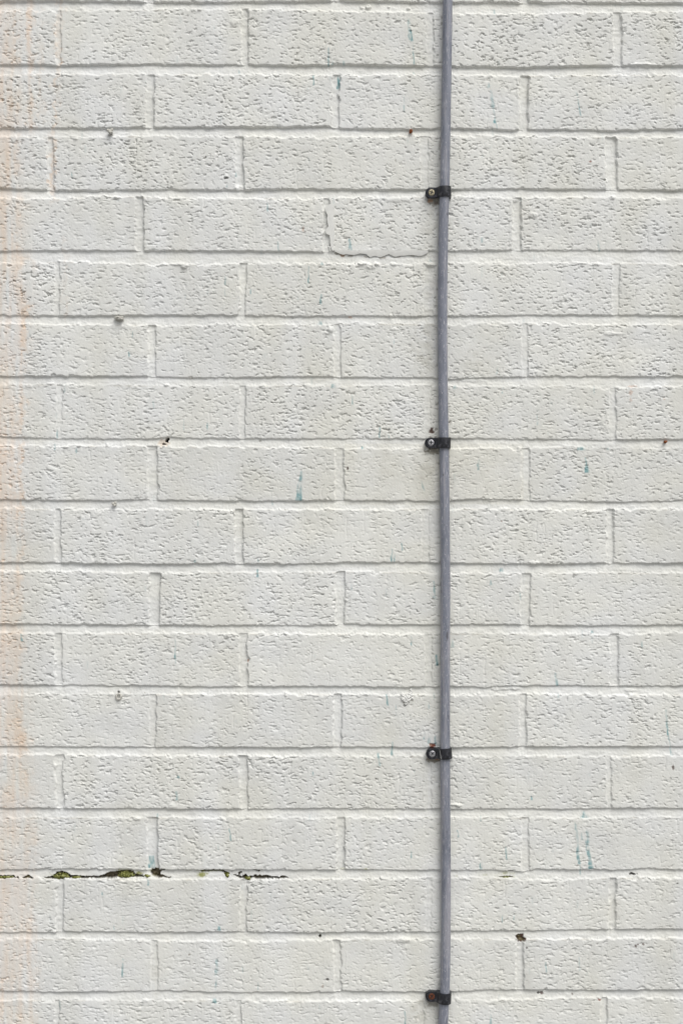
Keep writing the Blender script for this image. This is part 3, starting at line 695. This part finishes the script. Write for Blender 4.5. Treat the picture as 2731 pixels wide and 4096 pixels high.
# ------------------------------------------------------------------ the cable clips
def make_clip():
    """P-shaped saddle; local origin at the cable's axis on the brick face, x to the right, -y to the viewer"""
    rin = RC + 0.00012; rout = RC + 0.0023
    L = 0.0227                         # tab's end, left of the cable's axis
    tab = 0.0066; back = -0.0012       # front and back of the tab, distance from the brick face
    def hz(x):                         # half height of the outline
        h = 0.00635 - 0.0004 * math.exp(-((x + 0.0105) / 0.0028) ** 2)
        if x < -0.0160:
            t = (x + 0.0160) / (L - 0.0160)
            h = 0.00645 * math.sqrt(max(0.0, 1 - min(1.0, t * t))) ** 0.9
        return max(h, 0.0012)
    xs = [-L + (L - 0.0160) * (1 - math.cos(math.pi * 0.5 * k / 9)) for k in range(10)] + [-0.0150, -0.0138, -0.0126, -0.0114, -0.0102, -0.0092, -0.0084]
    front = [(x, tab - 0.0012 * max(0, (-x - 0.0185) / 0.0042)) for x in xs]
    front[-4:] = [(-0.0114, tab + 0.0002), (-0.0102, tab + 0.0007), (-0.0092, tab + 0.0016), (-0.0084, tab + 0.0028)]
    arc = []
    for k in range(0, 17):
        a = math.radians(165 - k * (165 + 8) / 16.0)
        arc.append((rout * math.cos(a), DC + rout * math.sin(a)))
    arc = [p for p in arc if p[0] > -0.0081]
    right = [(rout, DC - 0.003), (rout + 0.0001, back)]
    bottom = [(0.004, back), (0.0, back), (-0.004, back)] + [(x, back) for x in xs[::-1]]
    outer = front + arc + right + bottom
    inner = [(rin * math.cos(2 * math.pi * k / 24), DC + rin * math.sin(2 * math.pi * k / 24)) for k in range(24)]
    bm = bmesh.new()
    def loop(pts, s): return [bm.verts.new((x, -d, s * hz(x))) for x, d in pts]
    for s in (1, -1):
        lo, li = loop(outer, s), loop(inner, s)
        es = []
        for lpv in (lo, li):
            for a, b in zip(lpv, lpv[1:] + lpv[:1]): es.append(bm.edges.new((a, b)))
        bmesh.ops.triangle_fill(bm, use_beauty=True, use_dissolve=False, edges=es)
        if s == 1: T = (lo, li)
        else: B = (lo, li)
    for t, b in zip(T, B):
        n = len(t)
        for i in range(n): bm.faces.new((t[i], t[(i + 1) % n], b[(i + 1) % n], b[i]))
    bmesh.ops.recalc_face_normals(bm, faces=bm.faces[:])
    return bm

def make_screw(cross=0.00085, bulge=0.0007, r=0.0038):
    """raised screw head with a cross recess, facing -y; origin at its centre on the tab's face"""
    bm = bmesh.new()
    nr, na = 9, 48
    c0 = bm.verts.new((0, -bulge + 0.0016, 0))
    prev = None
    for i in range(1, nr + 2):
        rr = r * min(i, nr) / nr
        ringv = []
        for k in range(na):
            a = 2 * math.pi * k / na
            x, z = rr * math.cos(a), rr * math.sin(a)
            h = bulge * (1 - (rr / r) ** 4 * 0.85)
            if min(abs(x), abs(z)) < cross * 0.5 + 1e-5 and rr < r * 0.66: h -= 0.0017
            if i == nr + 1: h = -0.0025
            ringv.append(bm.verts.new((x, -h, z)))
        if prev is None:
            for k in range(na): bm.faces.new((c0, ringv[(k + 1) % na], ringv[k]))
        else:
            for k in range(na): bm.faces.new((prev[k], prev[(k + 1) % na], ringv[(k + 1) % na], ringv[k]))
        prev = ringv
    return bm

CLIPS = [  # centre height in photograph pixels, screw metal, tilt, labels
 (769, 'brass', -1.0, 'black plastic cable clip whose pale screw has rust in its cross slot'),
 (1772, 'zinc', 1.0, 'black plastic cable clip with a clean silver screw under a brown chip in the paint'),
 (3013, 'zinc', -4.0, 'black plastic cable clip with a white scratch across its neck'),
 (3990, 'rust', 2.5, 'lowest black plastic cable clip, held by an orange rusty screw'),
]
clip_me = None
for y, metal, rot, label in CLIPS:
    ref = P(float(cab_x(y)), y, DC)
    root = empty('cable_clip', (ref.x, 0, ref.z))
    root.rotation_euler = (0, R(rot), 0)
    tag(root, label, 'cable clip', 'clips holding the cable to the wall')
    b = obj('clip_body', make_clip(), MAT['clip'], root, smooth=False)
    bv = b.modifiers.new('bevel', 'BEVEL'); bv.width = 0.0010; bv.segments = 3; bv.limit_method = 'ANGLE'; bv.angle_limit = R(38)
    b.data.polygons.foreach_set('use_smooth', [True] * len(b.data.polygons))
    s = obj('screw', make_screw(), MAT['rustscrew' if metal == 'rust' else metal], root, smooth=True)
    s.location = (-0.0154, -0.0066, 0.0002)
    s.rotation_euler = (0, R({'brass': 20, 'zinc': 48 if y > 2000 else 5, 'rust': 35}[metal]), 0)
    if metal == 'brass':
        bmr = bmesh.new(); bmesh.ops.create_icosphere(bmr, subdivisions=2, radius=0.0013)
        for v in bmr.verts: v.co = Vector((v.co.x * 1.3, v.co.y * .35, v.co.z * 1.2)) * random.uniform(.7, 1.2)
        rr_ = obj('rust_crust', bmr, MAT['rust'], s); rr_.location = (0.0003, 0.0006, 0)
    if y == 3013:
        bms = bmesh.new()
        pts = [(-0.0067, 0.0060, 0.0108), (-0.0064, 0.003, 0.0109), (-0.0062, 0.0, 0.0109), (-0.0058, -0.003, 0.0112), (-0.0056, -0.0056, 0.0113)]
        pts = [(x, z, math.sqrt(max(0, (RC + 0.0023) ** 2 - x * x)) + DC + 0.0001) for x, z, _ in pts]
        vs = []
        for x, z, d in pts:
            vs.append([bms.verts.new((x + dx, -(d + dd), z)) for dx, dd in ((-0.00016, 0), (0, 0.0002), (0.00016, 0), (0, -0.0004))])
        for a, c in zip(vs, vs[1:]):
            for k in range(4): bms.faces.new((a[k], a[(k + 1) % 4], c[(k + 1) % 4], c[k]))
        bms.faces.new(vs[0]); bms.faces.new(vs[-1][::-1])
        obj('scratch', bms, MAT['scratch'], b, smooth=False)

# ------------------------------------------------------------------ painted-over stubs, nail heads, mortar blob
def nub(name, x, y, parts, mat, depth, label, cat, group=None, wob=0.18):
    """a lump made of overlapping rounded bodies grown into one surface: parts = (dx, dz, dy, rx, ry, rz) in mm"""
    bm = bmesh.new()
    for dx, dz, dy, rx, ry, rz in parts:
        b2 = bmesh.new(); bmesh.ops.create_icosphere(b2, subdivisions=3, radius=1)
        for v in b2.verts:
            n = v.co.normalized()
            k = 1 + wob * (math.sin(5 * n.x + dx * 3) * math.sin(6 * n.z + 2 * n.y + dz) + 0.5 * math.sin(11 * n.x + 7 * n.z))
            v.co = Vector((dx + rx * n.x * k, -dy - ry * abs(n.y) ** 0.8 * math.copysign(1, -n.y) * k, dz + rz * n.z * k)) * 0.001
        me2 = bpy.data.meshes.new('t'); b2.to_mesh(me2); b2.free(); bm.from_mesh(me2); bpy.data.meshes.remove(me2)
    o = obj(name, bm, mat)
    o.location = P(x, y, depth)
    rm = o.modifiers.new('remesh', 'REMESH'); rm.mode = 'VOXEL'; rm.voxel_size = 0.00035; rm.use_smooth_shade = True
    tag(o, label, cat, group)
    return o
G1 = 'old fixings left sticking out of the wall'
nub('nail_stub', 443, 527, [(0,0,0,2.6,4.5,2.6),(-2.6,1.2,2,2.2,2.0,1.8),(2.2,2.0,2,1.6,2,1.6),(0.5,-1.6,3.2,2.8,2.0,1.6)], MAT['stub'], 0.001, 'knobbly painted-over nail stub sticking out of the highest stained mortar joint', 'nail stub', G1)
nub('wall_plug', 479, 1273, [(0,0.8,1,5.6,5,1.7),(1.5,-1.2,1.5,3.8,5,1.5),(-4,0.3,1,2.2,4,1.6)], MAT['stub'], 0.0005, 'flat wide grey plug end lying sideways under a brick edge', 'wall plug', G1, 0.10)
nub('nail_stub', 459, 2016, [(0,0,0,2.4,4,2.4),(1.4,1.8,2,1.4,2,1.5),(-1.8,0.6,2,1.6,2,1.4),(0.2,-1.6,2.5,2.0,1.6,1.2)], MAT['stub'], 0.001, 'small round painted-over stub in the joint between the plug and the holed fixing', 'nail stub', G1)
nub('wall_plug', 476, 2786, [(-2.6,0,0,1.4,1.8,3.4),(2.6,0,0,1.4,1.8,3.2),(0,-3.2,0,2.8,2.2,1.5),(0,3.0,0,2.4,1.4,1.2)], MAT['stub'], 0.0003, 'ring of a painted wall plug around its dark hole on a brick top', 'wall plug', G1)
nub('mortar_blob', 1628, 2792, [(-3,2,0,4.5,2,3.5),(4,3.5,0,4,2.2,2.6),(0,-2.5,0,4.2,2.6,3.2),(-5,-1,0.5,2.2,2,2),(5.5,0,0,2.4,1.8,2.2),(-1,-6.5,0,2.6,1.6,2.0),(1,1,1.5,2.4,1.6,2.2),(-5.5,4.2,0,2.5,1.4,1.8),(5,8.5,-2,2,2,3)], MAT['flake'], 0.0, 'crusty painted splash of mortar on the brick left of the cable', 'mortar splash', None, 0.3)
nub('rusty_nail', 1643, 525, [(0,0,0,2.0,3.4,2.2),(-0.8,-1.4,1,1.5,2,1.5)], MAT['rust'], 0.001, 'bright orange rusty nail head beside the top of the cable', 'rusty nail', 'rusty nail heads')
nub('rusty_nail', 2658, 1768, [(0,0,0,1.8,3.2,1.8),(1.4,0.8,1,1.2,1.5,1.0)], MAT['rust'], 0.001, 'small dark rusty nail head near the right edge of the wall', 'rusty nail', 'rusty nail heads')

# ------------------------------------------------------------------ moss in the opened joint
mr = random.Random(3)
MOSS = [  # x, y, half width, half height (photograph pixels), label
 (249, 3504, 30, 12, 'rounded cushion of green moss where a head joint meets the opened bed joint'),
 (507, 3498, 30, 11, 'broad pale green moss clump between two dark holes in the joint'),
 (28, 3508, 24, 5, 'low flat moss strip at the left edge of the wall'),
 (308, 3509, 16, 5, 'thin moss fringe just right of the rounded cushion'),
 (588, 3503, 14, 6, 'small moss patch beside the large brown hole'),
 (908, 3500, 9, 11, 'upright moss tuft in a steep crack'),
 (991, 3512, 9, 7, 'tiny dark moss tuft in the long crack above a head joint'),
 (2018, 3508, 24, 2, 'yellowish moss smear in the joint right of the cable'),
]
for x, y, hw, hh, label in MOSS:
    bm = bmesh.new()
    for _ in range(int(14 + hw * 1.5)):                     # small cushions of different size, with gaps between
        a, t = mr.uniform(0, 6.283), mr.random() ** 0.6
        cx, cz = math.cos(a) * t * hw * S * 1.1, math.sin(a) * t * hh * S
        r = mr.uniform(0.0006, 0.0017) * (1.15 - 0.5 * t) * min(1, 0.35 + hh / 8)
        c = Vector((cx, -mr.uniform(-0.0015, 0.0022) * (1.1 - t), cz))
        ret = bmesh.ops.create_icosphere(bm, subdivisions=2, radius=r)
        for v in ret['verts']:
            v.co = v.co * mr.uniform(0.75, 1.25); v.co.x *= 1.25; v.co += c
        for _ in range(9):
            n = Vector((mr.uniform(-1, 1), mr.uniform(-1, 0.1), mr.uniform(-1, 1))).normalized()
            u = n.orthogonal().normalized() * 0.00022
            p = c + n * r * 0.8; q = c + n * (r + mr.uniform(0.0003, 0.0009))
            bm.faces.new([bm.verts.new(k) for k in (p - u, p + u, q + u * .3, q - u * .3)])
    me2 = bpy.data.meshes.new('moss'); bm.to_mesh(me2); bm.free()
    o = link('moss_clump', me2, MAT['moss'])
    o.location = P(x, y, -0.0035)
    tag(o, label, 'moss', 'moss growing in the opened joint')
